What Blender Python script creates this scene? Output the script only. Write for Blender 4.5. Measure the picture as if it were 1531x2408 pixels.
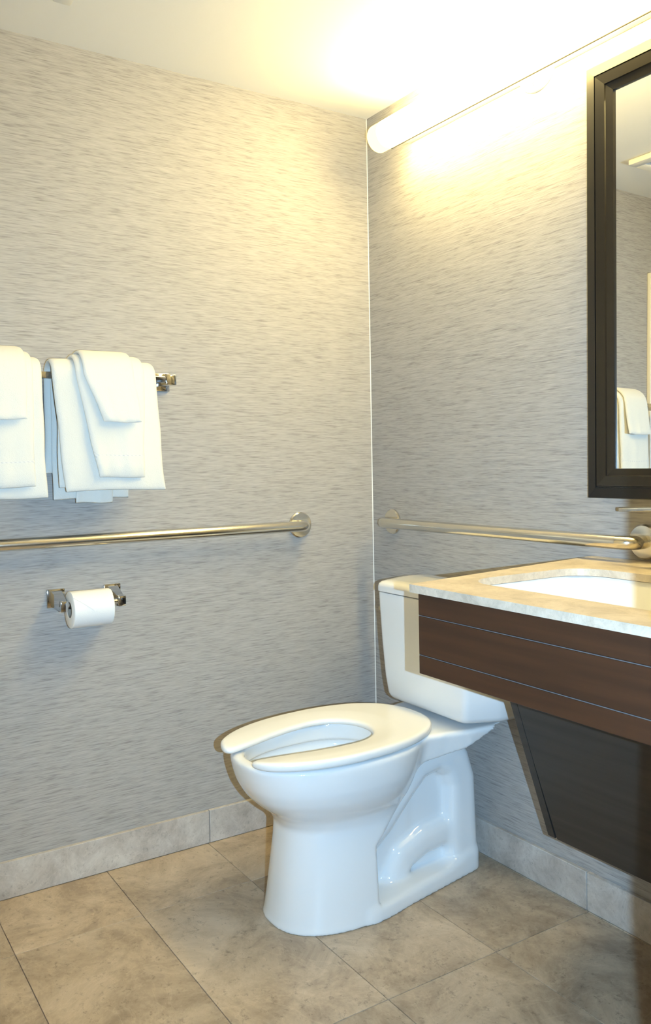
import bpy, bmesh, math, random
import numpy as np
from mathutils import Vector, Matrix

for o in list(bpy.data.objects):
    bpy.data.objects.remove(o, do_unlink=True)
SC = bpy.context.scene
COL = SC.collection

# ------------------------------------------------------------------ camera
F_PX, YAW, PITCH, ROLL = 2002.14, 0.5678, 0.0166, -0.0176
CAM = Vector((2.3066, -1.6625, 1.1159))
CX, CY = 762.0, 1121.5
fw = Vector((-math.cos(YAW)*math.cos(PITCH), math.sin(YAW)*math.cos(PITCH), -math.sin(PITCH)))
rt = fw.cross(Vector((0, 0, 1))).normalized()
up = rt.cross(fw)
r2 = math.cos(ROLL)*rt + math.sin(ROLL)*up
u2 = -math.sin(ROLL)*rt + math.cos(ROLL)*up
cam_d = bpy.data.cameras.new('camera')
cam = bpy.data.objects.new('camera', cam_d)
COL.objects.link(cam)
M = Matrix((r2, u2, -fw)).transposed().to_4x4()
M.translation = CAM
cam.matrix_world = M
cam_d.sensor_fit = 'VERTICAL'
cam_d.sensor_height = 36.0
cam_d.sensor_width = 36.0*1531/2408
cam_d.lens = 36.0*F_PX/2408
cam_d.shift_x = (765.5-CX)/2408
cam_d.shift_y = -(1204.0-CY)/2408
cam_d.clip_start = 0.02
SC.camera = cam

# ------------------------------------------------------------------ world, lights, exposure
w = bpy.data.worlds.new('world'); SC.world = w; w.use_nodes = True
w.node_tree.nodes['Background'].inputs[0].default_value = (0.75, 0.72, 0.65, 1)
w.node_tree.nodes['Background'].inputs[1].default_value = 0.05

TUBE_COL = (1.0, 0.775, 0.30)
TUBE_STRENGTH = 49.0
FLASH_COL = (0.43, 0.71, 1.0)
FLASH_POWER = 208.0
# the camera's own flash, 10 cm to the right of the lens (camera held upright)
fl_d = bpy.data.lights.new('camera_flash', 'SPOT')
fl_d.spot_size = math.radians(104); fl_d.spot_blend = 1.0
fl_d.energy = FLASH_POWER; fl_d.color = FLASH_COL; fl_d.shadow_soft_size = 0.004
fl = bpy.data.objects.new('camera_flash', fl_d); COL.objects.link(fl)
fm = Matrix((r2, u2, -fw)).transposed().to_4x4() @ Matrix.Rotation(math.radians(-2.0), 4, 'X')
fm.translation = CAM + Vector((0.045, 0.085, -0.02))
fl.matrix_world = fm

vs = SC.view_settings
vs.view_transform = 'Standard'; vs.look = 'None'; vs.exposure = 0.0; vs.gamma = 1.0
vs.use_curve_mapping = False

# ------------------------------------------------------------------ material helpers
def new_mat(name):
    m = bpy.data.materials.new(name); m.use_nodes = True
    nt = m.node_tree
    return m, nt, nt.nodes['Principled BSDF'], nt.nodes.new, nt.links.new

def plain(name, col, rough=0.5, metal=0.0, bump=None, coat=0.0, spec=0.5):
    m, nt, b, N, L = new_mat(name)
    b.inputs['Base Color'].default_value = (*col, 1)
    b.inputs['Roughness'].default_value = rough
    b.inputs['Metallic'].default_value = metal
    b.inputs['Coat Weight'].default_value = coat
    b.inputs['Coat Roughness'].default_value = 0.05
    b.inputs['Specular IOR Level'].default_value = spec
    tc = N('ShaderNodeTexCoord'); no = N('ShaderNodeTexNoise')
    no.inputs['Scale'].default_value = bump[0] if bump else 8
    no.inputs['Detail'].default_value = 3
    L(tc.outputs['Object'], no.inputs['Vector'])
    if bump:
        bp = N('ShaderNodeBump'); bp.inputs['Strength'].default_value = bump[1]
        bp.inputs['Distance'].default_value = bump[2]
        L(no.outputs['Fac'], bp.inputs['Height']); L(bp.outputs['Normal'], b.inputs['Normal'])
    else:
        mr = N('ShaderNodeMapRange'); mr.inputs['To Min'].default_value = rough*0.92
        mr.inputs['To Max'].default_value = min(1, rough*1.08)
        L(no.outputs['Fac'], mr.inputs['Value']); L(mr.outputs['Result'], b.inputs['Roughness'])
    return m

def wallpaper():
    m, nt, b, N, L = new_mat('grasscloth_wallpaper')
    tc = N('ShaderNodeTexCoord')
    def streak(sx, sz, detail, seed):
        mp = N('ShaderNodeMapping'); mp.inputs['Scale'].default_value = (sx, sx, sz)
        mp.inputs['Location'].default_value = (seed, seed*1.7, seed*0.3)
        L(tc.outputs['Object'], mp.inputs['Vector'])
        n = N('ShaderNodeTexNoise'); n.inputs['Scale'].default_value = 1.0
        n.inputs['Detail'].default_value = detail; n.inputs['Roughness'].default_value = 0.6
        L(mp.outputs['Vector'], n.inputs['Vector'])
        return n.outputs['Fac']
    a = streak(24, 520, 2, 3.1); c = streak(14, 240, 1, 9.7); e = streak(40, 900, 1, 5.3)
    def mul(x, k):
        q = N('ShaderNodeMath'); q.operation = 'MULTIPLY'; q.inputs[1].default_value = k
        L(x, q.inputs[0]); return q.outputs[0]
    def add(x, y):
        q = N('ShaderNodeMath'); q.operation = 'ADD'; L(x, q.inputs[0]); L(y, q.inputs[1]); return q.outputs[0]
    s = add(add(mul(a, 0.45), mul(c, 0.35)), mul(e, 0.2))
    cr = N('ShaderNodeValToRGB')
    cr.color_ramp.elements[0].position = 0.34; cr.color_ramp.elements[0].color = (0.25, 0.238, 0.227, 1)
    cr.color_ramp.elements[1].position = 0.62; cr.color_ramp.elements[1].color = (0.455, 0.435, 0.418, 1)
    k = cr.color_ramp.elements.new(0.47); k.color = (0.38, 0.363, 0.348, 1)
    L(s, cr.inputs['Fac']); L(cr.outputs['Color'], b.inputs['Base Color'])
    b.inputs['Roughness'].default_value = 0.75
    b.inputs['Specular IOR Level'].default_value = 0.25
    bp = N('ShaderNodeBump'); bp.inputs['Strength'].default_value = 0.35; bp.inputs['Distance'].default_value = 0.0015
    L(s, bp.inputs['Height']); L(bp.outputs['Normal'], b.inputs['Normal'])
    return m

def stone(name, dark, mid, light, scale=1.0, rough=0.35, pits=0.5, per_tile=0.12):
    m, nt, b, N, L = new_mat(name)
    tc = N('ShaderNodeTexCoord'); oi = N('ShaderNodeObjectInfo')
    ml = N('ShaderNodeMath'); ml.operation = 'MULTIPLY'; ml.inputs[1].default_value = 37.0
    L(oi.outputs['Random'], ml.inputs[0])
    cmb = N('ShaderNodeCombineXYZ')
    L(ml.outputs[0], cmb.inputs['X']); L(ml.outputs[0], cmb.inputs['Z'])
    va = N('ShaderNodeVectorMath'); va.operation = 'ADD'
    L(tc.outputs['Object'], va.inputs[0]); L(cmb.outputs[0], va.inputs[1])
    def noise(sc, det, dist=0.0, rou=0.6):
        n = N('ShaderNodeTexNoise'); n.inputs['Scale'].default_value = sc*scale
        n.inputs['Detail'].default_value = det; n.inputs['Distortion'].default_value = dist
        n.inputs['Roughness'].default_value = rou
        L(va.outputs[0], n.inputs['Vector']); return n.outputs['Fac']
    big = noise(5.5, 9, 0.5, 0.74)
    cr = N('ShaderNodeValToRGB')
    e = cr.color_ramp.elements
    e[0].position = 0.37; e[0].color = (*dark, 1); e[1].position = 0.64; e[1].color = (*light, 1)
    k = e.new(0.5); k.color = (*mid, 1)
    L(big, cr.inputs['Fac'])
    # thin pale veins
    v = noise(3.2, 5, 2.0)
    cv = N('ShaderNodeValToRGB'); q = cv.color_ramp.elements
    q[0].position = 0.485; q[0].color = (0, 0, 0, 1); q[1].position = 0.515; q[1].color = (0, 0, 0, 1)
    kk = q.new(0.5); kk.color = (0.13, 0.13, 0.13, 1)
    L(v, cv.inputs['Fac'])
    mx = N('ShaderNodeMixRGB'); mx.blend_type = 'MIX'; mx.inputs[2].default_value = (*[min(1, x*1.45) for x in light], 1)
    L(cv.outputs['Color'], mx.inputs[0]); L(cr.outputs['Color'], mx.inputs[1])
    # dark pits and short cracks
    p = noise(55, 5, 0.3, 0.8)
    cp = N('ShaderNodeValToRGB'); q = cp.color_ramp.elements
    q[0].position = 0.33; q[0].color = (1, 1, 1, 1); q[1].position = 0.44; q[1].color = (0, 0, 0, 1)
    L(p, cp.inputs['Fac'])
    pm = N('ShaderNodeMath'); pm.operation = 'MULTIPLY'; pm.inputs[1].default_value = pits
    L(cp.outputs['Color'], pm.inputs[0])
    mx2 = N('ShaderNodeMixRGB'); mx2.inputs[2].default_value = (*[x*0.4 for x in dark], 1)
    L(pm.outputs[0], mx2.inputs[0]); L(mx.outputs[0], mx2.inputs[1])
    mr = N('ShaderNodeMapRange'); mr.inputs['To Min'].default_value = 1-per_tile; mr.inputs['To Max'].default_value = 1+per_tile
    L(oi.outputs['Random'], mr.inputs['Value'])
    hs = N('ShaderNodeHueSaturation'); L(mr.outputs['Result'], hs.inputs['Value']); L(mx2.outputs[0], hs.inputs['Color'])
    L(hs.outputs['Color'], b.inputs['Base Color'])
    b.inputs['Roughness'].default_value = rough
    bp = N('ShaderNodeBump'); bp.inputs['Strength'].default_value = 0.12; bp.inputs['Distance'].default_value = 0.002
    L(p, bp.inputs['Height']); L(bp.outputs['Normal'], b.inputs['Normal'])
    return m

def terry(name='white_terry'):
    m, nt, b, N, L = new_mat(name)
    b.inputs['Base Color'].default_value = (0.75, 0.745, 0.70, 1)
    b.inputs['Roughness'].default_value = 0.95
    b.inputs['Specular IOR Level'].default_value = 0.1
    b.inputs['Sheen Weight'].default_value = 0.25
    tc = N('ShaderNodeTexCoord')
    n = N('ShaderNodeTexNoise'); n.inputs['Scale'].default_value = 420; n.inputs['Detail'].default_value = 2
    n2 = N('ShaderNodeTexNoise'); n2.inputs['Scale'].default_value = 22; n2.inputs['Detail'].default_value = 3
    L(tc.outputs['Object'], n.inputs['Vector']); L(tc.outputs['Object'], n2.inputs['Vector'])
    ad = N('ShaderNodeMath'); ad.operation = 'MULTIPLY_ADD'; ad.inputs[1].default_value = 3.0
    L(n2.outputs['Fac'], ad.inputs[0]); L(n.outputs['Fac'], ad.inputs[2])
    bp = N('ShaderNodeBump'); bp.inputs['Strength'].default_value = 0.35; bp.inputs['Distance'].default_value = 0.002
    L(ad.outputs[0], bp.inputs['Height']); L(bp.outputs['Normal'], b.inputs['Normal'])
    return m

def woven_band():
    m, nt, b, N, L = new_mat('woven_towel_band')
    b.inputs['Base Color'].default_value = (0.72, 0.72, 0.705, 1)
    b.inputs['Roughness'].default_value = 0.8
    tc = N('ShaderNodeTexCoord'); mp = N('ShaderNodeMapping')
    mp.inputs['Rotation'].default_value = (math.radians(40), 0, 0)
    wv = N('ShaderNodeTexWave'); wv.bands_direction = 'Z'; wv.inputs['Scale'].default_value = 45
    L(tc.outputs['Object'], mp.inputs['Vector']); L(mp.outputs['Vector'], wv.inputs['Vector'])
    bp = N('ShaderNodeBump'); bp.inputs['Strength'].default_value = 0.5; bp.inputs['Distance'].default_value = 0.002
    L(wv.outputs['Fac'], bp.inputs['Height']); L(bp.outputs['Normal'], b.inputs['Normal'])
    return m

def wood(name, c0, c1, rough=0.35):
    m, nt, b, N, L = new_mat(name)
    tc = N('ShaderNodeTexCoord'); mp = N('ShaderNodeMapping'); mp.inputs['Scale'].default_value = (3, 40, 60)
    n = N('ShaderNodeTexNoise'); n.inputs['Scale'].default_value = 1.0; n.inputs['Detail'].default_value = 5
    L(tc.outputs['Object'], mp.inputs['Vector']); L(mp.outputs['Vector'], n.inputs['Vector'])
    cr = N('ShaderNodeValToRGB'); cr.color_ramp.elements[0].color = (*c0, 1); cr.color_ramp.elements[1].color = (*c1, 1)
    cr.color_ramp.elements[0].position = 0.3; cr.color_ramp.elements[1].position = 0.7
    L(n.outputs['Fac'], cr.inputs['Fac']); L(cr.outputs['Color'], b.inputs['Base Color'])
    b.inputs['Roughness'].default_value = rough
    return m

def brushed(name, col, rough=0.22):
    m, nt, b, N, L = new_mat(name)
    b.inputs['Base Color'].default_value = (*col, 1); b.inputs['Metallic'].default_value = 1.0
    tc = N('ShaderNodeTexCoord'); n = N('ShaderNodeTexNoise'); n.inputs['Scale'].default_value = 160
    L(tc.outputs['Object'], n.inputs['Vector'])
    mr = N('ShaderNodeMapRange'); mr.inputs['To Min'].default_value = rough*0.8; mr.inputs['To Max'].default_value = rough*1.2
    L(n.outputs['Fac'], mr.inputs['Value']); L(mr.outputs['Result'], b.inputs['Roughness'])
    return m

def emitter(name, col, s):
    m = bpy.data.materials.new(name); m.use_nodes = True
    nt = m.node_tree; nt.nodes.clear()
    o = nt.nodes.new('ShaderNodeOutputMaterial'); e = nt.nodes.new('ShaderNodeEmission')
    e.inputs[0].default_value = (*col, 1); e.inputs[1].default_value = s
    nt.links.new(e.outputs[0], o.inputs[0])
    return m

MAT = dict(
    wallpaper=wallpaper(),
    ceiling=plain('ceiling_paint', (0.80, 0.79, 0.77), 0.9, bump=(90, 0.08, 0.002)),
    paint=plain('white_paint', (0.82, 0.81, 0.78), 0.45),
    hallpaint=plain('hall_paint', (0.62, 0.58, 0.50), 0.8),
    tile=stone('floor_stone_tile', (0.29, 0.222, 0.158), (0.42, 0.332, 0.240), (0.55, 0.443, 0.33), 1.0, 0.38, 0.55),
    basetile=stone('skirting_stone_tile', (0.36, 0.325, 0.295), (0.47, 0.43, 0.395), (0.58, 0.54, 0.50), 1.6, 0.4, 0.4, 0.08),
    counter=stone('counter_stone', (0.46, 0.395, 0.32), (0.58, 0.505, 0.415), (0.70, 0.615, 0.515), 3.0, 0.3, 0.25, 0.0),
    grout=plain('grout', (0.33, 0.27, 0.21), 0.9, bump=(120, 0.2, 0.002)),
    porcelain=plain('white_porcelain', (0.83, 0.84, 0.85), 0.10, coat=0.4),
    plastic=plain('white_seat_plastic', (0.84, 0.835, 0.82), 0.22),
    terry=terry(), band=woven_band(),
    paper=plain('toilet_paper', (0.87, 0.865, 0.85), 0.95, bump=(300, 0.15, 0.001)),
    card=plain('cardboard_core', (0.36, 0.29, 0.22), 0.9),
    chrome=brushed('polished_chrome', (0.60, 0.60, 0.60), 0.08),
    steel=brushed('satin_stainless_steel', (0.72, 0.69, 0.62), 0.20),
    espresso=wood('espresso_wood', (0.036, 0.0125, 0.0045), (0.060, 0.021, 0.0075), 0.6),
    darkpanel=wood('dark_panel_wood', (0.022, 0.019, 0.017), (0.036, 0.031, 0.027), 0.5),
    frame=wood('mirror_frame_wood', (0.010, 0.0085, 0.0075), (0.012, 0.0105, 0.009), 0.3),
    mirror=plain('mirror_glass', (0.90, 0.91, 0.90), 0.0, 1.0),
    enamel=plain('white_enamel', (0.82, 0.81, 0.78), 0.4),
    glint=plain('grey_groove_glint', (0.11, 0.115, 0.125), 0.4),  # lighter grey stands in for flash light on the apron groove edges
    gasket=plain('grey_gasket', (0.03, 0.028, 0.022), 0.7),
    dark=plain('dark_void', (0.02, 0.02, 0.022), 0.7),
    louvre=plain('grey_louvre', (0.30, 0.32, 0.34), 0.5),
    tube=emitter('lit_diffuser', TUBE_COL, TUBE_STRENGTH),
    tubecap=emitter('lit_end_cap', TUBE_COL, 3.0),
    water=plain('bowl_water', (0.70, 0.75, 0.78), 0.02),
)

# ------------------------------------------------------------------ object helpers
ORG = {}

def link(name, me, mat, parent, origin):
    if mat is not None and len(me.materials) == 0:
        me.materials.append(mat)
    o = bpy.data.objects.new(name, me); COL.objects.link(o)
    if parent is not None:
        o.parent = parent; ORG[o] = ORG[parent]
    else:
        o.location = origin; ORG[o] = Vector(origin)
    return o

def mk(name, V, Fc, mat, parent=None, origin=(0, 0, 0), smooth=False, angle=None):
    """mesh from world-space vertices"""
    org = ORG[parent] if parent is not None else Vector(origin)
    V = np.asarray(V, dtype=float) - np.array(org)
    me = bpy.data.meshes.new(name); me.from_pydata(V.tolist(), [], [list(map(int, f)) for f in Fc]); me.update()
    bm = bmesh.new(); bm.from_mesh(me); bmesh.ops.recalc_face_normals(bm, faces=bm.faces); bm.to_mesh(me); bm.free()
    if smooth:
        for p in me.polygons: p.use_smooth = True
        if angle: me.set_sharp_from_angle(angle=math.radians(angle))
    return link(name, me, mat, parent, origin)

def from_bm(name, bm, mat, parent=None, origin=(0, 0, 0), smooth=False, angle=40):
    org = ORG[parent] if parent is not None else Vector(origin)
    bmesh.ops.translate(bm, vec=-org, verts=bm.verts)
    bmesh.ops.recalc_face_normals(bm, faces=bm.faces)
    me = bpy.data.meshes.new(name); bm.to_mesh(me); bm.free()
    if smooth:
        for p in me.polygons: p.use_smooth = True
        me.set_sharp_from_angle(angle=math.radians(angle))
    return link(name, me, mat, parent, origin)

def bm_box(x0, x1, y0, y1, z0, z1, bev=0.0, seg=2, bm=None):
    b = bmesh.new()
    bmesh.ops.create_cube(b, size=1.0)
    for v in b.verts:
        v.co = Vector((x0 if v.co.x < 0 else x1, y0 if v.co.y < 0 else y1, z0 if v.co.z < 0 else z1))
    if bev:
        bmesh.ops.bevel(b, geom=list(b.edges), offset=bev, segments=seg, profile=0.5, affect='EDGES')
    if bm is None: return b
    t = bpy.data.meshes.new('tmp'); b.to_mesh(t); b.free(); bm.from_mesh(t); bpy.data.meshes.remove(t)
    return bm

def box(name, x0, x1, y0, y1, z0, z1, mat, parent=None, origin=(0, 0, 0), bev=0.0, seg=2):
    return from_bm(name, bm_box(x0, x1, y0, y1, z0, z1, bev, seg), mat, parent, origin, smooth=bev > 0)

def tag(o, label, cat, group=None):
    o['label'] = label; o['category'] = cat
    if group: o['group'] = group
    return o

def struct(o, label=None):
    o['kind'] = 'structure'
    if label: o['label'] = label
    return o

def thing(name, label, cat, loc, group=None):
    o = bpy.data.objects.new(name, None); COL.objects.link(o)
    o.empty_display_size = 0.05
    o.location = loc; ORG[o] = Vector(loc)
    return tag(o, label, cat, group)

def sweep(path, radius, n=20, caps=True):
    P = [Vector(p) for p in path]
    V, Fc = [], []
    t0 = (P[1]-P[0]).normalized()
    a = Vector((0, 0, 1)) if abs(t0.z) < 0.9 else Vector((1, 0, 0))
    nrm = (a - t0*a.dot(t0)).normalized()
    for i, p in enumerate(P):
        if i == 0: t = t0
        elif i == len(P)-1: t = (P[i]-P[i-1]).normalized()
        else: t = ((P[i+1]-P[i]).normalized() + (P[i]-P[i-1]).normalized()).normalized()
        nrm = (nrm - t*nrm.dot(t)).normalized(); bn = t.cross(nrm)
        r = radius[i] if hasattr(radius, '__len__') else radius
        for k in range(n):
            th = 2*math.pi*k/n
            V.append(p + (nrm*math.cos(th) + bn*math.sin(th))*r)
    m = len(P)
    for i in range(m-1):
        for k in range(n):
            Fc.append((i*n+k, i*n+(k+1) % n, (i+1)*n+(k+1) % n, (i+1)*n+k))
    if caps:
        Fc.append(tuple(range(n))[::-1]); Fc.append(tuple((m-1)*n+k for k in range(n)))
    return [tuple(v) for v in V], Fc

def lathe(center, axis, prof, n=40):
    """prof: list of (radius, distance along axis)"""
    c = Vector(center); ax = Vector(axis).normalized()
    a = Vector((0, 0, 1)) if abs(ax.z) < 0.9 else Vector((1, 0, 0))
    e1 = (a - ax*a.dot(ax)).normalized(); e2 = ax.cross(e1)
    V, Fc = [], []
    for r, d in prof:
        for k in range(n):
            th = 2*math.pi*k/n
            V.append(tuple(c + ax*d + (e1*math.cos(th)+e2*math.sin(th))*r))
    for i in range(len(prof)-1):
        for k in range(n):
            Fc.append((i*n+k, i*n+(k+1) % n, (i+1)*n+(k+1) % n, (i+1)*n+k))
    return V, Fc, n

def lathe_solid(center, axis, prof, n=40):
    V, Fc, n = lathe(center, axis, prof, n)
    Fc.append(tuple(range(n))); Fc.append(tuple((len(prof)-1)*n+k for k in range(n)))
    return V, Fc

def prism(poly, axis, a0, a1):
    """poly in the two other axes (order x,y,z without axis), extruded from a0 to a1"""
    n = len(poly); V = []
    for a in (a0, a1):
        for p in poly:
            q = list(p); q.insert(axis, a); V.append(tuple(q))
    Fc = [tuple(range(n)), tuple(range(n, 2*n))]
    for i in range(n):
        j = (i+1) % n; Fc.append((i, j, n+j, n+i))
    return V, Fc

def surface_nets(fn, lo, hi, h):
    lo = np.array(lo, float); hi = np.array(hi, float)
    n = np.ceil((hi-lo)/h).astype(int)+1
    ax = [lo[i]+h*np.arange(n[i]) for i in range(3)]
    X, Y, Z = np.meshgrid(*ax, indexing='ij')
    D = fn(X, Y, Z)
    S = D < 0
    cs = tuple(n-1)
    acc = np.zeros(cs+(3,)); cnt = np.zeros(cs)
    offs = [(i, j, k) for i in (0, 1) for j in (0, 1) for k in (0, 1)]
    def sub(A, o): return A[o[0]:o[0]+cs[0], o[1]:o[1]+cs[1], o[2]:o[2]+cs[2]]
    for o in offs:
        for a in range(3):
            if o[a] == 0:
                q = list(o); q[a] = 1
                d0, d1 = sub(D, o), sub(D, q)
                cr = (d0 < 0) != (d1 < 0)
                t = np.where(cr, d0/np.where(cr, d0-d1, 1), 0)
                for b in range(3):
                    acc[..., b] += np.where(cr, o[b] + (t if b == a else 0), 0)
                cnt += cr
    idx = -np.ones(cs, int); act = cnt > 0
    idx[act] = np.arange(act.sum())
    base = np.argwhere(act)
    V = lo + h*(base + acc[act]/cnt[act][:, None])
    Q = []
    for a in range(3):
        b, c = (a+1) % 3, (a+2) % 3
        s0 = [slice(None)]*3; s1 = [slice(None)]*3
        s0[a] = slice(0, -1); s1[a] = slice(1, None)
        cr = S[tuple(s0)] != S[tuple(s1)]
        e = np.argwhere(cr)
        ok = (e[:, b] > 0) & (e[:, c] > 0) & (e[:, b] < cs[b]) & (e[:, c] < cs[c])
        e = e[ok]
        inside0 = S[tuple(e.T)]
        def cell(db, dc):
            q = e.copy(); q[:, b] -= db; q[:, c] -= dc
            return idx[tuple(q.T)]
        q = np.stack([cell(1, 1), cell(0, 1), cell(0, 0), cell(1, 0)], 1)
        q[~inside0] = q[~inside0][:, ::-1]
        Q.append(q)
    return V, np.concatenate(Q)

def smin(a, b, k):
    h = np.clip(0.5+0.5*(b-a)/k, 0, 1)
    return b*(1-h)+a*h-k*h*(1-h)

def smax(a, b, k): return -smin(-a, -b, k)

# ------------------------------------------------------------------ room shell
H = 2.25
XW = 2.02           # inner face of the wall with the doorway
YF = -2.15
floor = struct(box('floor', -0.1, 3.3, YF-0.1, 0.1, -0.06, -0.004, MAT['grout']), 'grey beige stone tile floor')
ceiling = struct(box('ceiling', -0.1, 3.3, YF-0.1, 0.1, H, H+0.06, MAT['ceiling']), 'plain white painted ceiling')
wall_left = struct(box('wall_left', -0.1, 0.0, YF-0.1, 0.1, -0.06, H+0.06, MAT['wallpaper']), 'grasscloth wallpapered wall behind the towels')
wall_back = struct(box('wall_back', 0.0, 3.3, 0.0, 0.1, -0.06, H+0.06, MAT['wallpaper']), 'grasscloth wallpapered wall behind the toilet and mirror')
wall_front = struct(box('wall_front', 0.0, 3.3, YF-0.1, YF, -0.06, H+0.06, MAT['paint']), 'white painted wall facing the mirror')
wall_hall = struct(box('wall_hall', 3.2, 3.3, YF, 0.0, -0.06, H+0.06, MAT['hallpaint']), 'plain painted wall beyond the doorway')
JY0, JY1, HD = -2.05, -1.188, 2.06
bmw = bmesh.new()
bm_box(XW, XW+0.12, JY1, 0.0, -0.004, H, bm=bmw)
bm_box(XW, XW+0.12, YF, JY0, -0.004, H, bm=bmw)
bm_box(XW, XW+0.12, JY0, JY1, HD, H, bm=bmw)
wall_right = struct(from_bm('wall_right', bmw, MAT['wallpaper']), 'wallpapered wall with the open doorway')

# floor tiles 24 x 12 inch, stack bond
GX, GY = 0.284, -0.0155
TL, TW, GAP = 0.6095, 0.305, 0.0016
tile_mesh = None
for i in range(-1, 5):
    for j in range(0, 8):
        x0 = GX + i*TL; y1 = GY - j*TW
        xa, xb = max(x0+GAP/2, 0.001), x0+TL-GAP/2
        ya, yb = y1-TW+GAP/2, y1-GAP/2
        if i == -1 or tile_mesh is None:
            t = from_bm('tile', bm_box(xa-(xa+xb)/2, xb-(xa+xb)/2, ya-(ya+yb)/2, yb-(ya+yb)/2, -0.008, 0.0, 0.0006, 1),
                        MAT['tile'], None, (0, 0, 0))
            if i >= 0: tile_mesh = t.data
        else:
            t = bpy.data.objects.new('tile', tile_mesh); COL.objects.link(t)
        t.parent = floor
        t.location = ((xa+xb)/2, (ya+yb)/2, 0)
# thin first strip against the back wall
for i in range(-1, 5):
    xa, xb = max(GX+i*TL+GAP/2, 0.001), GX+(i+1)*TL-GAP/2
    t = from_bm('tile', bm_box(xa-(xa+xb)/2, xb-(xa+xb)/2, -0.006, 0.006, -0.008, 0.0, 0.0009, 1), MAT['tile'])
    t.parent = floor; t.location = ((xa+xb)/2, -0.0072, 0)

# skirting of cut stone tiles
BH, BT = 0.0965, 0.013
bb_l = struct(box('baseboard_left', 0.0, 0.004, YF, 0.0, 0.0, BH-0.002, MAT['grout']), 'stone tile skirting under the towel wall')
ys = [-BT, -0.6205]
while ys[-1] > YF+0.62: ys.append(ys[-1]-0.6095)
ys.append(YF)
for a, b in zip(ys[:-1], ys[1:]):
    t = from_bm('tile', bm_box(0.001, BT, -(a-b)/2+0.0009, (a-b)/2-0.0009, 0.0012, BH, 0.0012, 1), MAT['basetile'], smooth=True)
    t.parent = bb_l; t.location = (0, (a+b)/2, 0)
bb_b = struct(box('baseboard_back', 0.0, XW, -0.004, 0.0, 0.0, BH-0.002, MAT['grout']), 'stone tile skirting under the mirror wall')
xs = [0.0, 0.284, 0.8905, 1.50, XW]
for a, b in zip(xs[:-1], xs[1:]):
    t = from_bm('tile', bm_box(-(b-a)/2+0.0009, (b-a)/2-0.0009, -BT, -0.001, 0.0012, BH, 0.0012, 1), MAT['basetile'], smooth=True)
    t.parent = bb_b; t.location = ((a+b)/2, 0, 0)

# white caulk bead down the wallpapered corner
V, Fc = prism([(0.0, 0.0), (0.0022, 0.0), (0.0008, -0.0008), (0.0, -0.0022)], 2, BH, H)
struct(mk('trim_1', V, Fc, MAT['paint']), 'thin caulk bead in the wallpapered corner')

# white door at the far end of the towel wall (seen only in the mirror)
dr = thing('door_1', None, None, (0.0, -1.9, 0))
for k in ('label', 'category'): del dr[k]
struct(dr, 'white door and casing seen in the mirror')
box('casing', 0.0, 0.018, -1.555, -1.472, 0.0, 1.93, MAT['paint'], dr, bev=0.003)
box('casing', 0.0, 0.018, -2.148, -1.555, 1.85, 1.93, MAT['paint'], dr, bev=0.003)
box('door_leaf', 0.0, 0.012, -2.148, -1.557, 0.01, 1.848, MAT['paint'], dr, bev=0.002)

# ------------------------------------------------------------------ toilet
XC = 0.50
toilet = thing('toilet', 'white porcelain floor toilet with open front seat in the corner', 'toilet', (XC, -0.38, 0.0))

ZP  = np.array([-.02, 0.0, .012, .06, .12, .19, .235, .265, .29, .315, .345, .375, .40, .42])
VF  = np.array([.690, .690, .684, .676, .668, .658, .654, .672, .706, .731, .749, .759, .764, .765])
HW  = np.array([.144, .144, .141, .137, .133, .128, .126, .134, .152, .166, .177, .182, .184, .184])
VCN = np.array([.48, .48, .48, .475, .47, .465, .465, .475, .485, .495, .50, .50, .50, .50])
_zd = np.linspace(-.06, .46, 521)
_k = np.exp(-0.5*(np.arange(-36, 37)/6.5)**2); _k /= _k.sum()
def _soft(a): return np.convolve(np.pad(np.interp(_zd, ZP, a), 36, mode='edge'), _k, 'valid')
VF, HW, VCN, ZP = _soft(VF), _soft(HW), _soft(VCN), _zd      # rounded profile, no kinks
RIMZ = 0.412

def egg(U, V, vf, vb, vc, hw, p=2.25):
    lv = np.where(V > vc, vf-vc, vc-vb)
    r = (np.abs(U/hw)**p + np.abs((V-vc)/lv)**p)**(1/p)
    return (r-1)*np.minimum(hw, lv)

def rbox3(A, B, C, a, b, c, r):
    qa, qb, qc = np.abs(A)-a+r, np.abs(B)-b+r, np.abs(C)-c+r
    return np.sqrt(np.maximum(qa, 0)**2+np.maximum(qb, 0)**2+np.maximum(qc, 0)**2)+np.minimum(np.maximum(np.maximum(qa, qb), qc), 0)-r

def chain(V, Z, pts, rad):
    d = np.full(V.shape, 1e9)
    for (a, b), ra, (c, e), rb in zip(pts[:-1], rad[:-1], pts[1:], rad[1:]):
        dv, dz = c-a, e-b
        t = np.clip(((V-a)*dv+(Z-b)*dz)/(dv*dv+dz*dz), 0, 1)
        d = np.minimum(d, np.hypot(V-a-t*dv, Z-b-t*dz)-(ra+t*(rb-ra)))
    return d

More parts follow.
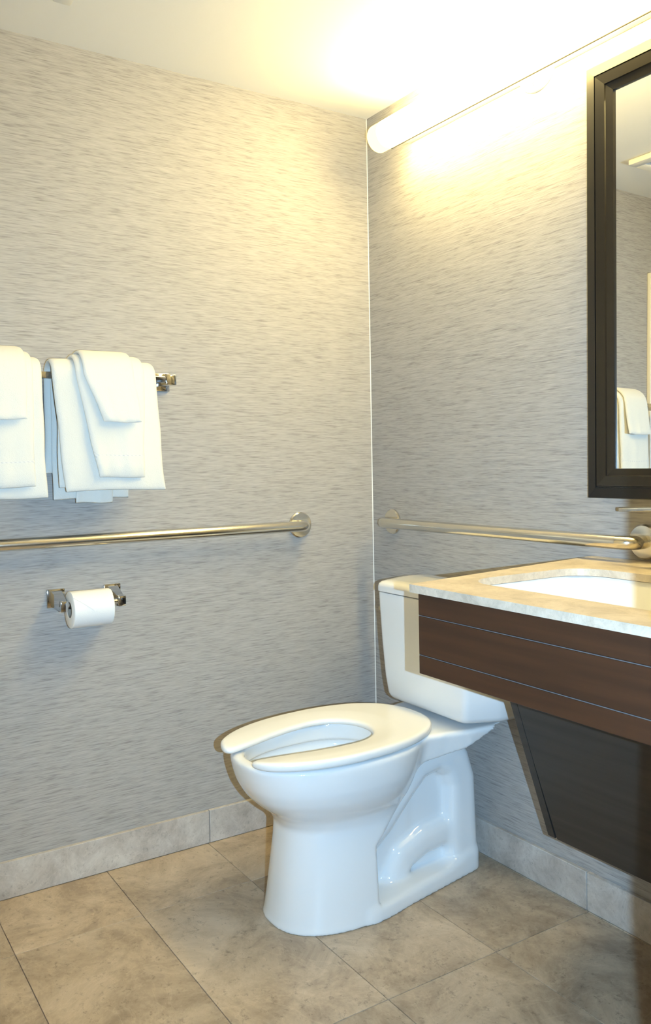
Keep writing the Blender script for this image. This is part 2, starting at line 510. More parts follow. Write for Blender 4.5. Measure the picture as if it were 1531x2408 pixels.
def bowl_sdf(U, V, Z):
    aU = np.abs(U)
    vf = np.interp(Z, ZP, VF); hw = np.interp(Z, ZP, HW)
    vb = np.interp(Z, [0, .24, .30, .36, .41], [.30, .30, .29, .27, .255])
    vcn = np.interp(Z, ZP, VCN)
    d = egg(U, V, vf, vb, vcn, hw, 2.35)*0.9
    d = smax(d, Z-RIMZ, 0.012); d = smax(d, -Z, 0.003)
    # side recesses behind the pedestal, with the underside of the bowl sloping up to the back
    slope = (Z-0.175) - (0.455-V)*1.02
    rec = np.maximum(np.maximum(np.maximum(V-0.455, 0.035-aU), slope*0.7), 0.03-Z)
    d = smax(d, -rec, 0.010)
    # core web
    web = rbox3(U, V-0.27, Z-0.18, 0.040, 0.19, 0.16, 0.02)
    d = smin(d, web, 0.02)
    # footing
    hb = 0.078+0.068*np.clip((V-0.07)/0.39, 0, 1.0)
    foot = np.maximum(aU-hb, np.abs(V-0.285)-0.222)
    c1 = np.maximum(aU-hb+0.03, 0); c2 = np.maximum(np.abs(V-0.285)-0.222+0.03, 0)
    foot = np.where((c1 > 0) & (c2 > 0), np.hypot(c1, c2)-0.03, foot)
    ftop = Z-np.interp(V, [0.06, 0.12, 0.20, 0.46], [0.062, 0.055, 0.040, 0.034])
    foot = smax(foot+np.maximum(Z-0.012, 0)*0.12, ftop, 0.016); foot = smax(foot, -Z, 0.003)
    d = smin(d, foot, 0.010)
    # trapway: rises from the sump, bends over and drops at the back
    tr = chain(V, Z, [(.47, .15), (.40, .205), (.33, .275), (.27, .325), (.20, .338), (.145, .305), (.125, .25), (.122, .05)],
               [.050, .052, .05, .048, .048, .05, .048, .052])
    tr = smax(tr, aU-0.078, 0.035)
    d = smin(d, tr, 0.014)
    lo = chain(V, Z, [(.36, .02), (.315, .085), (.25, .112), (.18, .118), (.13, .10)], [.035, .04, .04, .04, .04])
    lo = smax(lo, aU-0.068, 0.035)
    d = smin(d, lo, 0.012)
    # deck under the tank
    hd = np.interp(V, [.03, .10, .17, .24, .32, .40], [.150, .165, .160, .142, .132, .15])
    zb = np.interp(V, [.03, .09, .13, .18, .26, .34, .45], [.42, .412, .392, .368, .352, .342, .335])
    deck = np.maximum(np.maximum(aU-hd+np.maximum(RIMZ-Z, 0)*0.25, np.abs(V-0.24)-0.20), np.maximum(Z-RIMZ-0.006, (zb-Z)*0.8))
    c1 = np.maximum(aU-hd+0.012, 0); c2 = np.maximum(Z-RIMZ-0.006+0.012, 0)
    deck = np.where((c1 > 0) & (c2 > 0) & (deck < 0.02), np.maximum(deck, np.hypot(c1, c2)-0.012), deck)
    d = smin(d, deck, 0.016)
    # bowl cavity with an overhanging rim
    top = egg(U, V, .735, .365, .53, .126)
    low = egg(U, V, np.interp(Z, [.20, .36], [.60, .738]), np.interp(Z, [.20, .36], [.46, .362]), .53, np.interp(Z, [.20, .36], [.06, .134]))
    cav = np.where(Z > 0.372, top, low)
    cav = np.maximum(cav, 0.20-Z)
    return smax(d, -cav, 0.007)

Vn, Qn = surface_nets(lambda U, V, Z: bowl_sdf(U, V, Z), (-.21, .02, -.012), (.21, .80, .44), 0.0042)
W = np.stack([XC+Vn[:, 0], -Vn[:, 1], np.maximum(Vn[:, 2], 0.0)], 1)
bowl = mk('bowl', W, Qn, MAT['porcelain'], toilet, smooth=True)
sm = bowl.modifiers.new('smooth', 'SMOOTH'); sm.factor = 0.5; sm.iterations = 3

# seat with open front
SEAT0, SEAT1 = 0.416, 0.438
def seat_sdf(U, V, Z):
    # the seat sits slightly skewed on its hinges
    ca, sa = math.cos(math.radians(4.0)), math.sin(math.radians(4.0))
    U, V = ca*U-sa*(V-.60), .60+sa*U+ca*(V-.60)
    o = np.where(V > .50, egg(U, V, .800, .20, .50, .192, 2.2), egg(U, V, .800, .216, .50, .192, 2.35))
    # opening: rounded at the back, narrowing toward the gap between the two arms
    wv = np.interp(V, [.50, .56, .62, .70, .78, .85], [.101, .096, .084, .062, .046, .040])
    i = np.where(V > .50, np.abs(U)-wv, egg(U, V, .90, .392, .50, .101, 2.1))
    d = smax(o, -i, 0.022)
    d = smax(d, V-.780, 0.03)
    q = d+0.008; zc = (SEAT0+SEAT1)/2; hz = (SEAT1-SEAT0)/2
    dish = 0.007*np.clip(1-np.maximum(i, 0)/0.06, 0, 1)**1.5     # top dips toward the opening
    qz = np.maximum(Z-zc-hz+dish, zc-hz-Z)+0.008
    return np.hypot(np.maximum(q, 0), np.maximum(qz, 0))+np.minimum(np.maximum(q, qz), 0)-0.008
Vn, Qn = surface_nets(seat_sdf, (-.24, .19, .405), (.24, .82, .45), 0.0032)
W = np.stack([XC+Vn[:, 0], -Vn[:, 1], Vn[:, 2]], 1)
seat = mk('seat', W, Qn, MAT['plastic'], toilet, smooth=True)
sm = seat.modifiers.new('smooth', 'SMOOTH'); sm.factor = 0.5; sm.iterations = 2
for s in (-1, 1):
    V, Fc = sweep([(XC+s*0.070-0.02, -0.262, 0.424), (XC+s*0.070+0.02, -0.262, 0.424)], 0.0070, 14)
    mk('seat_hinge', V, Fc, MAT['plastic'], toilet, smooth=True, angle=40)

def tank_ring(hf, v1, hs, vs_, v0, r=0.016, n=6):
    """plan outline (u, v): flat front, angled front corners, straight sides, small rounding"""
    poly = [(hs, v0), (hs, vs_), (hf, v1), (-hf, v1), (-hs, vs_), (-hs, v0)]
    pts = []
    m = len(poly)
    for i in range(m):
        p0, p1, p2 = (Vector(poly[(i+k) % m]) for k in (-1, 0, 1))
        a, b = (p0-p1), (p2-p1)
        rr = min(r, a.length*0.45, b.length*0.45)
        qa, qb = p1+a.normalized()*rr, p1+b.normalized()*rr
        for k in range(n):
            t = k/(n-1)
            pts.append(tuple((1-t)**2*qa+2*t*(1-t)*p1+t*t*qb))
    return pts

def loft(rings, z, name, mat, parent):
    V, Fc = [], []
    n = len(rings[0])
    for r, zz in zip(rings, z):
        for u, v in r: V.append((XC+u, -v, zz))
    for i in range(len(rings)-1):
        for k in range(n):
            Fc.append((i*n+k, i*n+(k+1) % n, (i+1)*n+(k+1) % n, (i+1)*n+k))
    Fc.append(tuple(range(n))[::-1]); Fc.append(tuple((len(rings)-1)*n+k for k in range(n)))
    return mk(name, V, Fc, mat, parent, smooth=True, angle=35)

# tank: flares slightly toward the top, rounded front corners
TZ = [.4345, .437, .443, .452, .50, .60, .70, .738, .7405]
TF = [.145, .153, .160, .165, .172, .179, .184, .186, .1845]
TV = [.188, .194, .199, .202, .206, .211, .214, .215, .2135]
TS = [.188, .196, .201, .205, .211, .217, .221, .222, .2205]
tank = loft([tank_ring(f, v, h, v-.092, .022) for f, v, h in zip(TF, TV, TS)], TZ, 'tank', MAT['porcelain'], toilet)
LZ = [.7425, .7445, .757, .765, .771, .7745, .776]
LF = [.186, .189, .189, .187, .181, .171, .155]
LV = [.215, .2185, .2185, .2165, .210, .199, .183]
LS = [.222, .225, .225, .223, .217, .206, .190]
LB = [.020, .018, .018, .019, .022, .028, .04]
lid = loft([tank_ring(f, v, h, v-.092, b, .022) for f, v, h, b in zip(LF, LV, LS, LB)], LZ, 'tank_lid', MAT['porcelain'], toilet)
# side lever
lv = mk('flush_lever', *lathe_solid((XC-0.2215, -0.085, 0.690), (-1, 0, 0), [(.013, 0), (.013, .006), (.009, .008), (.009, .012)], 20), MAT['chrome'], toilet, smooth=True, angle=40)
V, Fc = sweep([(XC-0.232, -0.085, 0.690), (XC-0.231, -0.12, 0.690), (XC-0.222, -0.155, 0.689), (XC-0.207, -0.190, 0.688)], [.006, .0065, .0065, .007], 12)
mk('lever_arm', V, Fc, MAT['chrome'], lv, smooth=True, angle=50)
n = 32
mk('water', [(XC+.064*math.cos(2*math.pi*k/n), -.53+.075*math.sin(2*math.pi*k/n), .212) for k in range(n)], [tuple(range(n))], MAT['water'], toilet)

# ------------------------------------------------------------------ vanity
ZC = 0.8782
CT = 0.0155
def xl(y, d=0.0): return 0.911 + (-y)*0.150 + d    # slightly out-of-square left end
XR = XW-0.002
van = thing('vanity', 'dark espresso wall hung vanity base with sloped knee panel', 'vanity', (1.5, -0.3, 0.256))
YA = -0.622
boards = [(0.8165, 0.8620), (0.7395, 0.8150), (0.7020, 0.7380)]
for z0, z1 in boards:
    from_bm('apron_board', bm_box(xl(YA, 0.004), XR, YA, YA+0.02, z0, z1, 0.0012, 1), MAT['espresso'], van, smooth=True)
box('apron_backing', xl(YA, 0.006), XR, YA+0.0205, YA+0.032, 0.703, 0.8615, MAT['espresso'], van)
for z in (0.7388, 0.8158):  # added strips, glint of the flash along the grooves put in as grey colour
    box('groove_glint_strip', xl(YA, 0.005), XR, YA+0.0002, YA+0.0202, z-0.00075, z+0.00075, MAT['glint'], van)
# left end gable following the skewed end, cut back to the sloped knee panel
def pan_y(z): return -0.203 - (z-0.256)*0.404
gp = [(YA+0.033, 0.8615), (YA+0.033, 0.703), (pan_y(0.703), 0.703), (pan_y(0.256), 0.256), (-0.002, 0.256), (-0.002, 0.8615)]
V = [(xl(y, 0.004), y, z) for y, z in gp]+[(xl(y, 0.024), y, z) for y, z in gp]
nn = len(gp)
Fc = [tuple(range(nn)), tuple(range(nn, 2*nn))]+[(i, (i+1) % nn, nn+(i+1) % nn, nn+i) for i in range(nn)]
mk('end_panel', V, Fc, MAT['darkpanel'], van)
# knee panel with a thin open joint that closes toward the top
z0, z1, zt = 0.256, 0.703, 0.018
def gx(z): return xl(pan_y(z), 0.0255+0.0045*max(0, min(1, (0.46-z)/0.20)))
zz = [0.256, 0.36, 0.46, 0.58, 0.703]
V = []; Fc = []
for z in zz:
    y = pan_y(z)
    V += [(gx(z), y, z), (XR, y, z), (XR, y+zt, z), (gx(z), y+zt, z)]
for i in range(len(zz)-1):
    for k in range(4): Fc.append((4*i+k, 4*i+(k+1) % 4, 4*i+4+(k+1) % 4, 4*i+4+k))
Fc += [(0, 1, 2, 3), tuple(4*(len(zz)-1)+k for k in range(4))]
mk('knee_panel', V, Fc, MAT['darkpanel'], van)
box('bottom_rail', xl(-0.5, 0.03), XR, YA+0.033, pan_y(0.703)-0.001, 0.703, 0.715, MAT['darkpanel'], van)

# stone counter with an undermount sink cut-out
YCF = -0.6425
HX0, HX1, HY0, HY1, HR = 1.036, 1.536, -0.533, -0.192, 0.075
def hole_pts(x0, x1, y0, y1, r, n=10):
    pts = []
    for cx, cy, a0 in ((x1-r, y1-r, 0), (x0+r, y1-r, 90), (x0+r, y0+r, 180), (x1-r, y0+r, 270)):
        for k in range(n):
            t = math.radians(a0+90*k/(n-1)); pts.append((cx+r*math.cos(t), cy+r*math.sin(t)))
    return pts
hp = hole_pts(HX0, HX1, HY0, HY1, HR)
def counter_outline():
    # march round the outline with one point per hole point (matched by angle) so the ring can be bridged
    cx, cy = (HX0+HX1)/2, (HY0+HY1)/2
    poly = [(XR, -0.0015), (xl(0), -0.0015), (xl(YCF), YCF), (XR, YCF)]
    return poly
bm = bmesh.new()
outer = [bm.verts.new((x, y, ZC)) for x, y in counter_outline()]
inner = [bm.verts.new((x, y, ZC)) for x, y in hp]
oe = [bm.edges.new((outer[i], outer[(i+1) % 4])) for i in range(4)]
ie = [bm.edges.new((inner[i], inner[(i+1) % len(inner)])) for i in range(len(inner))]
bmesh.ops.triangle_fill(bm, use_beauty=True, use_dissolve=False, edges=oe+ie)
# drop any face filled across the hole
cxh, cyh = (HX0+HX1)/2, (HY0+HY1)/2
iset = set(inner)
kill = [f for f in bm.faces if all(v in iset for v in f.verts)]
bmesh.ops.delete(bm, geom=kill, context='FACES_ONLY')
bmesh.ops.recalc_face_normals(bm, faces=bm.faces)
ex = bmesh.ops.extrude_face_region(bm, geom=list(bm.faces))
bmesh.ops.translate(bm, vec=(0, 0, -CT), verts=[v for v in ex['geom'] if isinstance(v, bmesh.types.BMVert)])
counter = tag(from_bm('countertop', bm, MAT['counter'], None, (1.5, -0.3, ZC-CT)),
              'pale mottled stone vanity countertop with sink cut-out', 'countertop')

# sink basin
bm = bmesh.new()
secs = [(0.010, ZC-CT-0.0012), (0.004, ZC-CT-0.0014), (-0.002, ZC-CT-0.010), (-0.010, ZC-0.08), (-0.035, ZC-0.125), (-0.075, ZC-0.142), (-0.14, ZC-0.149)]
rings = []
for g, z in secs:
    r = max(0.012, HR+g*0.6)
    rings.append([bm.verts.new((x, y, z)) for x, y in hole_pts(HX0-g, HX1+g, HY0-g, HY1+g, r)])
for a, b in zip(rings[:-1], rings[1:]):
    k = len(a)
    for i in range(k): bm.faces.new((a[i], a[(i+1) % k], b[(i+1) % k], b[i]))
bm.faces.new(rings[-1])
sink = thing('sink', 'white rectangular undermount sink basin in the stone counter', 'sink', (cxh, cyh, ZC-0.16))
so = from_bm('basin', bm, MAT['porcelain'], sink, smooth=True, angle=50)
sd = so.modifiers.new('shell', 'SOLIDIFY'); sd.thickness = 0.008; sd.offset = -1
mk('drain', *lathe_solid((cxh, cyh, ZC-0.1485), (0, 0, 1), [(.024, 0), (.024, .003), (.018, .004)], 28), MAT['chrome'], sink, smooth=True, angle=40)

# faucet: flat lever reaching out to the left
fc = thing('faucet', 'single lever faucet with flat lever at the right edge', 'faucet', (1.27, -0.105, ZC))
mk('body', *lathe_solid((1.27, -0.105, ZC+0.0005), (0, 0, 1), [(.027, 0), (.027, .004), (.022, .008), (.022, .105), (.020, .110)], 32), MAT['chrome'], fc, smooth=True, angle=40)
box('spout', 1.256, 1.284, -0.245, -0.105, ZC+0.075, ZC+0.093, MAT['chrome'], fc, bev=0.003)
bm = bm_box(-0.170, 0.020, -0.012, 0.012, -0.0045, 0.0045, 0.002, 2)
bmesh.ops.rotate(bm, cent=(0, 0, 0), matrix=Matrix.Rotation(math.radians(-3), 3, 'Y'), verts=bm.verts)
bmesh.ops.translate(bm, vec=(1.25, -0.105, ZC+0.132), verts=bm.verts)
from_bm('lever', bm, MAT['steel'], fc, smooth=True)
mk('lever_post', *lathe_solid((1.27, -0.105, ZC+0.108), (0, 0, 1), [(.014, 0), (.014, .024)], 24), MAT['chrome'], fc, smooth=True, angle=40)

# ------------------------------------------------------------------ mirror
MX0, MX1, MZ0, MZ1 = 0.930, 1.66, 1.021, 2.038
mir = thing('mirror', 'large wall mirror in a stepped dark wood frame', 'mirror', ((MX0+MX1)/2, 0.0, MZ0))
# frame profile: (inset from the outer edge, depth from the wall)
prof = [(0.0, 0.001), (0.0, 0.022), (0.002, 0.0245), (0.025, 0.0265), (0.0255, 0.0225), (0.028, 0.0222), (0.029, 0.0275), (0.052, 0.0235), (0.053, 0.019), (0.069, 0.0135), (0.0695, 0.009), (0.0695, 0.001)]
def frame_side(c0, c1, name):
    # mitred stick between two outer corners (x,z); inward normal derived from the mirror centre
    (x0, za), (x1, zb_) = c0, c1
    V = []
    sgn = lambda a, c: 1 if a < c else -1
    cxm, czm = (MX0+MX1)/2, (MZ0+MZ1)/2
    for (x, z) in (c0, c1):
        for ins, dep in prof:
            V.append((x+sgn(x, cxm)*ins, -dep, z+sgn(z, czm)*ins))
    k = len(prof)
    Fc = [(i, (i+1) % k, k+(i+1) % k, k+i) for i in range(k)]
    Fc += [tuple(range(k)), tuple(range(k, 2*k))]
    return mk(name, V, Fc, MAT['frame'], mir)
cs_ = [(MX0, MZ0), (MX1, MZ0), (MX1, MZ1), (MX0, MZ1)]
for i in range(4): frame_side(cs_[i], cs_[(i+1) % 4], 'frame_side')
g = 0.066
mg = box('mirror_pane', MX0+g, MX1-g, -0.0085, -0.0035, MZ0+g, MZ1-g, MAT['mirror'], mir)
MIRROR_TILT = -0.7
mir.rotation_euler = (math.radians(MIRROR_TILT), 0, 0)
mir.location.y -= 0.0135

# ------------------------------------------------------------------ tube light
TX0, TX1, TY, TZC, TR = 0.174, 1.870, -0.088, 2.109, 0.0415
tl = thing('wall_light', 'long glowing tube light on the wall above the mirror', 'wall light', ((TX0+TX1)/2, 0, TZC))
V, Fc = sweep([(TX0+0.05, TY, TZC), (TX1-0.05, TY, TZC)], TR, 40)
mk('diffuser', V, Fc, MAT['tube'], tl, smooth=True, angle=40)
for s, x in ((-1, TX0+0.012), (1, TX1-0.012)):
    mk('end_cap', *lathe_solid((x, TY, TZC), (s, 0, 0), [(TR+.0005, -.042), (TR+.0005, .004), (TR-.004, .009), (TR-.012, .012)], 40), MAT['tubecap'], tl, smooth=True, angle=60)
box('back_pan', TX0+0.055, TX1-0.055, -0.052, -0.001, TZC-0.014, TZC+0.028, MAT['enamel'], tl, bev=0.003)
V, Fc = sweep([(TX0+0.052, TY+.018, TZC-.0392), (TX1-0.052, TY+.018, TZC-.0392)], 0.0020, 10)
mk('gasket', V, Fc, MAT['gasket'], tl, smooth=True, angle=60)
for k, x in enumerate((0.754, 1.266)):
    can = mk('canopy', *lathe_solid((x, -0.0005, 2.123), (0, -1, 0), [(.064, 0), (.064, .006), (.060, .011), (.052, .014)], 48), MAT['enamel'], tl, smooth=True, angle=40)
    mk('screw', *lathe_solid((x, -0.0145, 2.076), (0, -1, 0), [(.0045, 0), (.0045, .002), (.002, .003)], 14), MAT['steel'], can, smooth=True, angle=40)

# ------------------------------------------------------------------ grab bars
def grab_bar(pts, flanges, label):
    o = thing('grab_bar', label, 'grab bar', flanges[0][0], 'stainless grab bars')
    V, Fc = sweep(pts, 0.0162, 28)
    mk('rail', V, Fc, MAT['steel'], o, smooth=True, angle=50)
    for c, ax in flanges:
        fo = mk('flange', *lathe_solid(c, ax, [(.0405, .0005), (.0405, .006), (.037, .0095), (.022, .0115)], 48), MAT['steel'], o, smooth=True, angle=35)
    return o
ZB, OFF, RB = 0.9215, 0.057, 0.034
def ubar(fn, s0, s1):
    pts = [fn(s0, 0.002), fn(s0, OFF-RB)]
    sg = 1 if s1 > s0 else -1
    for k in range(1, 9):
        t = math.radians(90*k/8); pts.append(fn(s0+sg*RB*(1-math.cos(t)), OFF-RB+RB*math.sin(t)))
    for k in range(0, 9):
        t = math.radians(90-90*k/8); pts.append(fn(s1-sg*RB*(1-math.cos(t)), OFF-RB+RB*math.sin(t)))
    pts += [fn(s1, 0.002)]
    return pts
fa = lambda s, d: (d, s, ZB)
fb = lambda s, d: (s, -d, ZB+0.001)
grab_bar(ubar(fa, -0.286, -1.353), [((0, -0.286, ZB), (1, 0, 0)), ((0, -1.353, ZB), (1, 0, 0))], 'satin steel grab bar below the towels and above the toilet paper')
grab_bar(ubar(fb, 0.112, 1.062), [((0.112, 0, ZB+.001), (0, -1, 0)), ((1.062, 0, ZB+.001), (0, -1, 0))], 'satin steel grab bar behind the toilet tank and above the countertop')

# ------------------------------------------------------------------ towel bar
tb = thing('towel_bar', 'square chrome towel bar holding the white towels', 'towel bar', (0, -1.05, 1.352))
TBX, TBZ = 0.075, 1.3535
box('rail', TBX-0.009, TBX+0.009, -1.372, -0.750, TBZ-0.009, TBZ+0.009, MAT['chrome'], tb, bev=0.0012)
for y in (-0.7425, -1.3795):
    box('post', 0.008, TBX+0.012, y-0.0145, y+0.0145, TBZ-0.0145, TBZ+0.0145, MAT['chrome'], tb, bev=0.0015)
    box('wall_plate', 0.0005, 0.009, y-0.026, y+0.026, TBZ-0.026, TBZ+0.026, MAT['chrome'], tb, bev=0.002)

# ------------------------------------------------------------------ towels
def drape(name, parent, yt, yb, r, t, zf, zk, lean=0.01, seed=0, wav=0.003, mat='terry', back_lean=0.0, front_only=None, roundness=0.012):
    rnd = random.Random(seed)
    xb, zb = TBX, TBZ
    path = []   # (x, z, w) w: 0 at the bar, 1 at the front hem, negative on the back
    nb, na, nf = 10, 10, 16
    zk_ = zk
    for k in range(nb):
        q = k/nb
        z = zk_+(zb-zk_)*q
        path.append((xb-r+back_lean*(1-q), z, -(1-q)))
    for k in range(na+1):
        a = math.pi*(1-k/na)
        path.append((xb+r*math.cos(a), zb+r*0.92*math.sin(a), 0.0))
    for k in range(1, nf+1):
        q = k/nf
        path.append((xb+r+lean*q, zb+(zf-zb)*q, q))
    if front_only is not None:
        path = [p for p in path if p[2] >= front_only[0] and p[2] <= front_only[1] and p[0] > xb]
    P = np.array(path)
    T = np.gradient(P[:, :2], axis=0); T /= np.linalg.norm(T, axis=1)[:, None]
    Nn = np.stack([-T[:, 1], T[:, 0]], 1)
    m = len(P); ny = 22
    ph = [rnd.uniform(0, 6.28) for _ in range(6)]
    V, Fc = [], []
    for j in range(ny+1):
        q = j/ny
        q = 0.5-0.5*math.cos(math.pi*q)*(0.55+0.45*abs(math.cos(math.pi*q)))   # denser near the sides
        loop_o, loop_i = [], []
        for i in range(m):
            x, z, wv = P[i]
            a = max(0.0, wv)
            y0 = yt[0]+(yb[0]-yt[0])*a; y1 = yt[1]+(yb[1]-yt[1])*a
            wid = y1-y0
            y = y0+wid*q
            e = min(q, 1-q)*wid
            sc = 1.0 if e > roundness else math.sqrt(max(0.0, 1-(1-e/roundness)**2))
            # hems thin out to a rounded end
            edge = min(i, m-1-i)
            if edge == 0: sc *= 0.45
            elif edge == 1: sc *= 0.92
            aw = abs(wv)
            off = wav*aw*(math.sin(9*q+ph[0]+2*aw)+0.5*math.sin(21*q+ph[1]))+wav*0.5*math.sin(7*z*10+ph[2])*aw
            dz = wav*0.9*aw*math.sin(5*q+ph[3])
            dy = wav*0.9*aw*math.sin(6*z*6+ph[4])
            cx_, cz_ = x+Nn[i, 0]*off, z+Nn[i, 1]*off+dz
            h = t/2*max(sc, 0.06)
            # outward = away from the bar
            loop_o.append((cx_+Nn[i, 0]*h, y+dy, cz_+Nn[i, 1]*h))
            loop_i.append((cx_-Nn[i, 0]*h, y+dy, cz_-Nn[i, 1]*h))
        V += loop_o+loop_i[::-1]
    k = 2*m
    for j in range(ny):
        for i in range(k):
            Fc.append((j*k+i, j*k+(i+1) % k, (j+1)*k+(i+1) % k, (j+1)*k+i))
    for j in (0, ny):
        for i in range(m-1):
            Fc.append((j*k+i, j*k+i+1, j*k+k-2-i, j*k+k-1-i))
    o = mk(name, V, Fc, MAT[mat], parent, smooth=True)
    ss = o.modifiers.new('soft', 'SUBSURF'); ss.levels = 1; ss.render_levels = 1
    return o

def towel_set(bath, hand, wash, labels, seed):
    """bath/hand/wash: dicts of y ranges and drops"""
    b = thing('bath_towel', labels[0], 'towel', (TBX, bath['yt'][0], TBZ), 'white bath towels on the bar')
    drape('folded_layer', b, bath['yi'][0], bath['yi'][0], 0.0180, 0.0085, bath['zf']+0.02, bath['zk'][2], 0.004, seed+1, 0.002)
    drape('folded_layer', b, bath['yi'][1], bath['yi'][1], 0.0275, 0.0090, bath['zf']+0.012, bath['zk'][1], 0.006, seed+2, 0.002)
    drape('folded_layer', b, bath['yt'], bath['yb'], 0.0405, 0.0160, bath['zf'], bath['zk'][0], 0.010, seed+3, 0.0025)
    h = thing('hand_towel', labels[1], 'towel', (TBX, hand['yt'][0], TBZ+0.05), 'white hand towels on the bar')
    drape('folded_cloth', h, hand['yt'], hand['yb'], 0.0565, 0.0140, hand['zf'], hand['zf']+0.08, 0.012, seed+4, 0.002)
    # woven border band near the hem
    bo = drape('border_band', h, hand['yt'], hand['yb'], 0.0569, 0.0148, hand['zf'], hand['zf']+0.08, 0.012, seed+4, 0.002, 'band', front_only=(0.66, 0.90))
    c = thing('washcloth', labels[2], 'towel', (TBX, wash['yt'][0], TBZ+0.07), 'white washcloths on the bar')
    drape('folded_cloth', c, wash['yt'], wash['yb'], 0.0702, 0.0120, wash['zf'], wash['zf']+0.05, 0.016, seed+6, 0.002)
    return b, h, c

towel_set(dict(yt=(-1.078, -0.800), yb=(-1.052, -0.783), zf=1.052, zk=(1.10, 1.030, 1.018),
               yi=[(-1.006, -0.905), (-1.064, -0.860)]),
          dict(yt=(-1.022, -0.838), yb=(-0.970, -0.848), zf=1.086),
          dict(yt=(-1.006, -0.872), yb=(-0.957, -0.858), zf=1.230),
          ('white bath towel at the lit end of the bar beside the end post',
           'white hand towel folded over the bath towel beside the bar end post',
           'small white washcloth topmost of the towels beside the bar end post'), 11)
towel_set(dict(yt=(-1.318, -1.103), yb=(-1.322, -1.098), zf=1.040, zk=(1.10, 1.10, 1.10),
               yi=[(-1.300, -1.125), (-1.310, -1.112)]),
          dict(yt=(-1.290, -1.128), yb=(-1.290, -1.131), zf=1.068),
          dict(yt=(-1.280, -1.146), yb=(-1.280, -1.150), zf=1.234),
          ('white bath towel cut by the left edge of the picture',
           'white hand towel over the bath towel at the left picture edge',
           'small white washcloth on top of the towels at the left picture edge'), 41)

# ------------------------------------------------------------------ toilet paper holder and roll
RX, RY0, RY1, RZ, RR = 0.077, -1.036, -0.929, 0.7535, 0.0480
th = thing('paper_holder', 'chrome toilet paper holder with two square posts', 'paper holder', (0, -0.978, RZ))
for s, y in ((-1, -1.051), (1, -0.897)):
    yp = y-0.006*s if s < 0 else y
    box('wall_plate', 0.0005, 0.008, y-0.024, y+0.024, RZ-0.012, RZ+0.038, MAT['chrome'], th, bev=0.002)
    # tapering arm
    a = [(0.008, y-0.014, RZ-0.008), (0.008, y+0.014, RZ-0.008), (0.008, y+0.014, RZ+0.034), (0.008, y-0.014, RZ+0.034)]
    b = [(RX-0.004, y-0.009, RZ-0.012), (RX-0.004, y+0.009, RZ-0.012), (RX-0.004, y+0.009, RZ+0.014), (RX-0.004, y-0.009, RZ+0.014)]
    mk('arm', a+b, [(0, 1, 2, 3), (4, 5, 6, 7)]+[(i, (i+1) % 4, 4+(i+1) % 4, 4+i) for i in range(4)], MAT['chrome'], th)
    box('end_block', RX-0.0045, RX+0.0135, y-0.010, y+0.010, RZ-0.013, RZ+0.0145, MAT['chrome'], th, bev=0.0015)
V, Fc = sweep([(RX, -1.046, RZ), (RX, -0.902, RZ)], 0.0085, 20)
mk('roller', V, Fc, MAT['chrome'], th, smooth=True, angle=40)

RC = RZ-0.0105   # the roll hangs on the roller by its core
roll = thing('toilet_paper_roll', 'white toilet paper roll with folded triangular tip', 'paper roll', (RX, (RY0+RY1)/2, RC-RR))
V, Fc, n = lathe((RX, RY0, RC), (0, 1, 0), [(.0205, .001), (.0215, 0), (RR-.002, 0), (RR, .0015), (RR, RY1-RY0-.0015), (RR-.002, RY1-RY0), (.0215, RY1-RY0), (.0205, RY1-RY0-.001)], 64)
k = 8
for i in range(n): Fc.append(((k-1)*n+i, (k-1)*n+(i+1) % n, (i+1) % n, i))
mk('paper', V, Fc, MAT['paper'], roll, smooth=True, angle=40)
V, Fc, n = lathe((RX, RY0+.0005, RC), (0, 1, 0), [(.0203, 0), (.0195, 0), (.0195, RY1-RY0-.001), (.0203, RY1-RY0-.001)], 40)
for i in range(n): Fc.append((3*n+i, 3*n+(i+1) % n, (i+1) % n, i))
mk('core', V, Fc, MAT['card'], roll, smooth=True, angle=40)
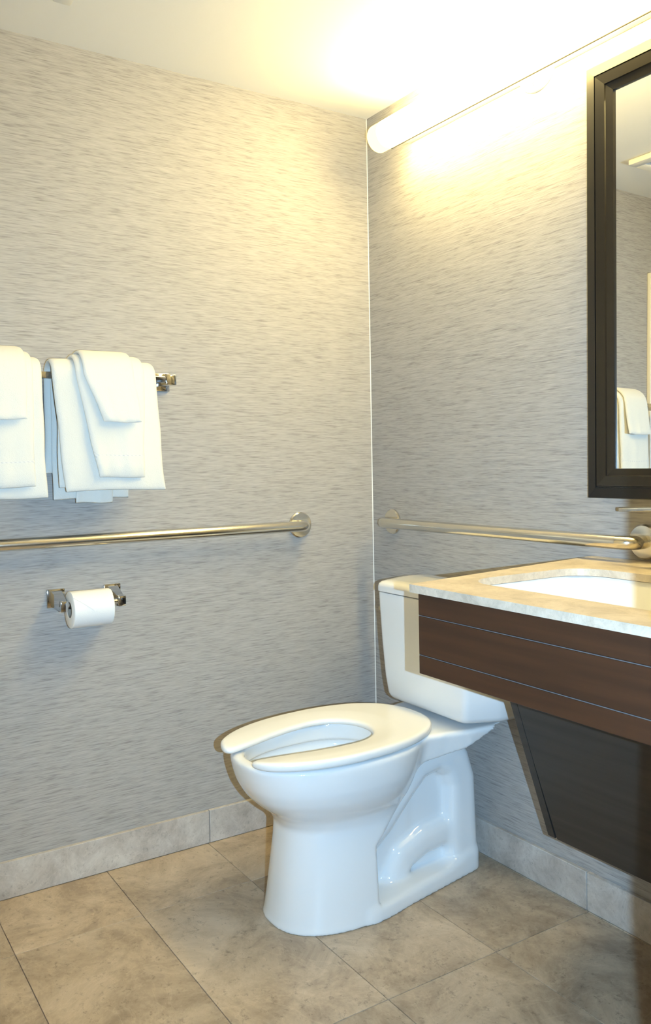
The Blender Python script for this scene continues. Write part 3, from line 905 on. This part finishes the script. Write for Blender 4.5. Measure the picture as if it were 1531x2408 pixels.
# pointed end sheet lying on the roll
ym = (RY0+RY1)/2
V, Fc = [], []
N1 = 12
for i in range(N1+1):
    q = i/N1
    ang = math.radians(72-74*q)      # from near the top down over the front
    wdt = (RY1-RY0)/2*(1.0 if q < 0.35 else max(0.0, 1-(q-0.35)/0.65))*0.985
    for rr in (RR+.0004, RR+.0014):
        for s in (-1, 1):
            V.append((RX+rr*math.cos(ang), ym+s*max(wdt, .0006), RC+rr*math.sin(ang)))
for i in range(N1):
    a, b = 4*i, 4*i+4
    Fc += [(a, a+1, b+1, b), (a+2, b+2, b+3, a+3), (a, b, b+2, a+2), (a+1, a+3, b+3, b+1)]
Fc += [(0, 2, 3, 1), (4*N1, 4*N1+1, 4*N1+3, 4*N1+2)]
mk('folded_tip', V, Fc, MAT['paper'], roll, smooth=True, angle=30)

# ------------------------------------------------------------------ ceiling vent, seen in the mirror
vx0, vx1, vy0, vy1 = 0.235, 0.55, -1.36, -1.045
vt = thing('ceiling_vent', 'white ceiling exhaust vent reflected in the mirror', 'vent', ((vx0+vx1)/2, (vy0+vy1)/2, H))
box('backing', vx0+.02, vx1-.02, vy0+.02, vy1-.02, H-0.003, H-0.0005, MAT['dark'], vt)
fwd = 0.042
for a in ((vx0, vx1, vy0, vy0+fwd), (vx0, vx1, vy1-fwd, vy1), (vx0, vx0+fwd, vy0+fwd, vy1-fwd), (vx1-fwd, vx1, vy0+fwd, vy1-fwd)):
    box('vent_frame', a[0], a[1], a[2], a[3], H-0.020, H-0.0005, MAT['enamel'], vt, bev=0.002)
ns = 9
for k in range(ns):
    x = vx0+fwd+(vx1-vx0-2*fwd)*(k+0.5)/ns
    bm = bm_box(-0.0085, 0.0085, vy0+fwd, vy1-fwd, -0.001, 0.001)
    bmesh.ops.rotate(bm, cent=(0, 0, 0), matrix=Matrix.Rotation(math.radians(35), 3, 'Y'), verts=bm.verts)
    bmesh.ops.translate(bm, vec=(x, 0, H-0.011), verts=bm.verts)
    from_bm('slat', bm, MAT['louvre'], vt)
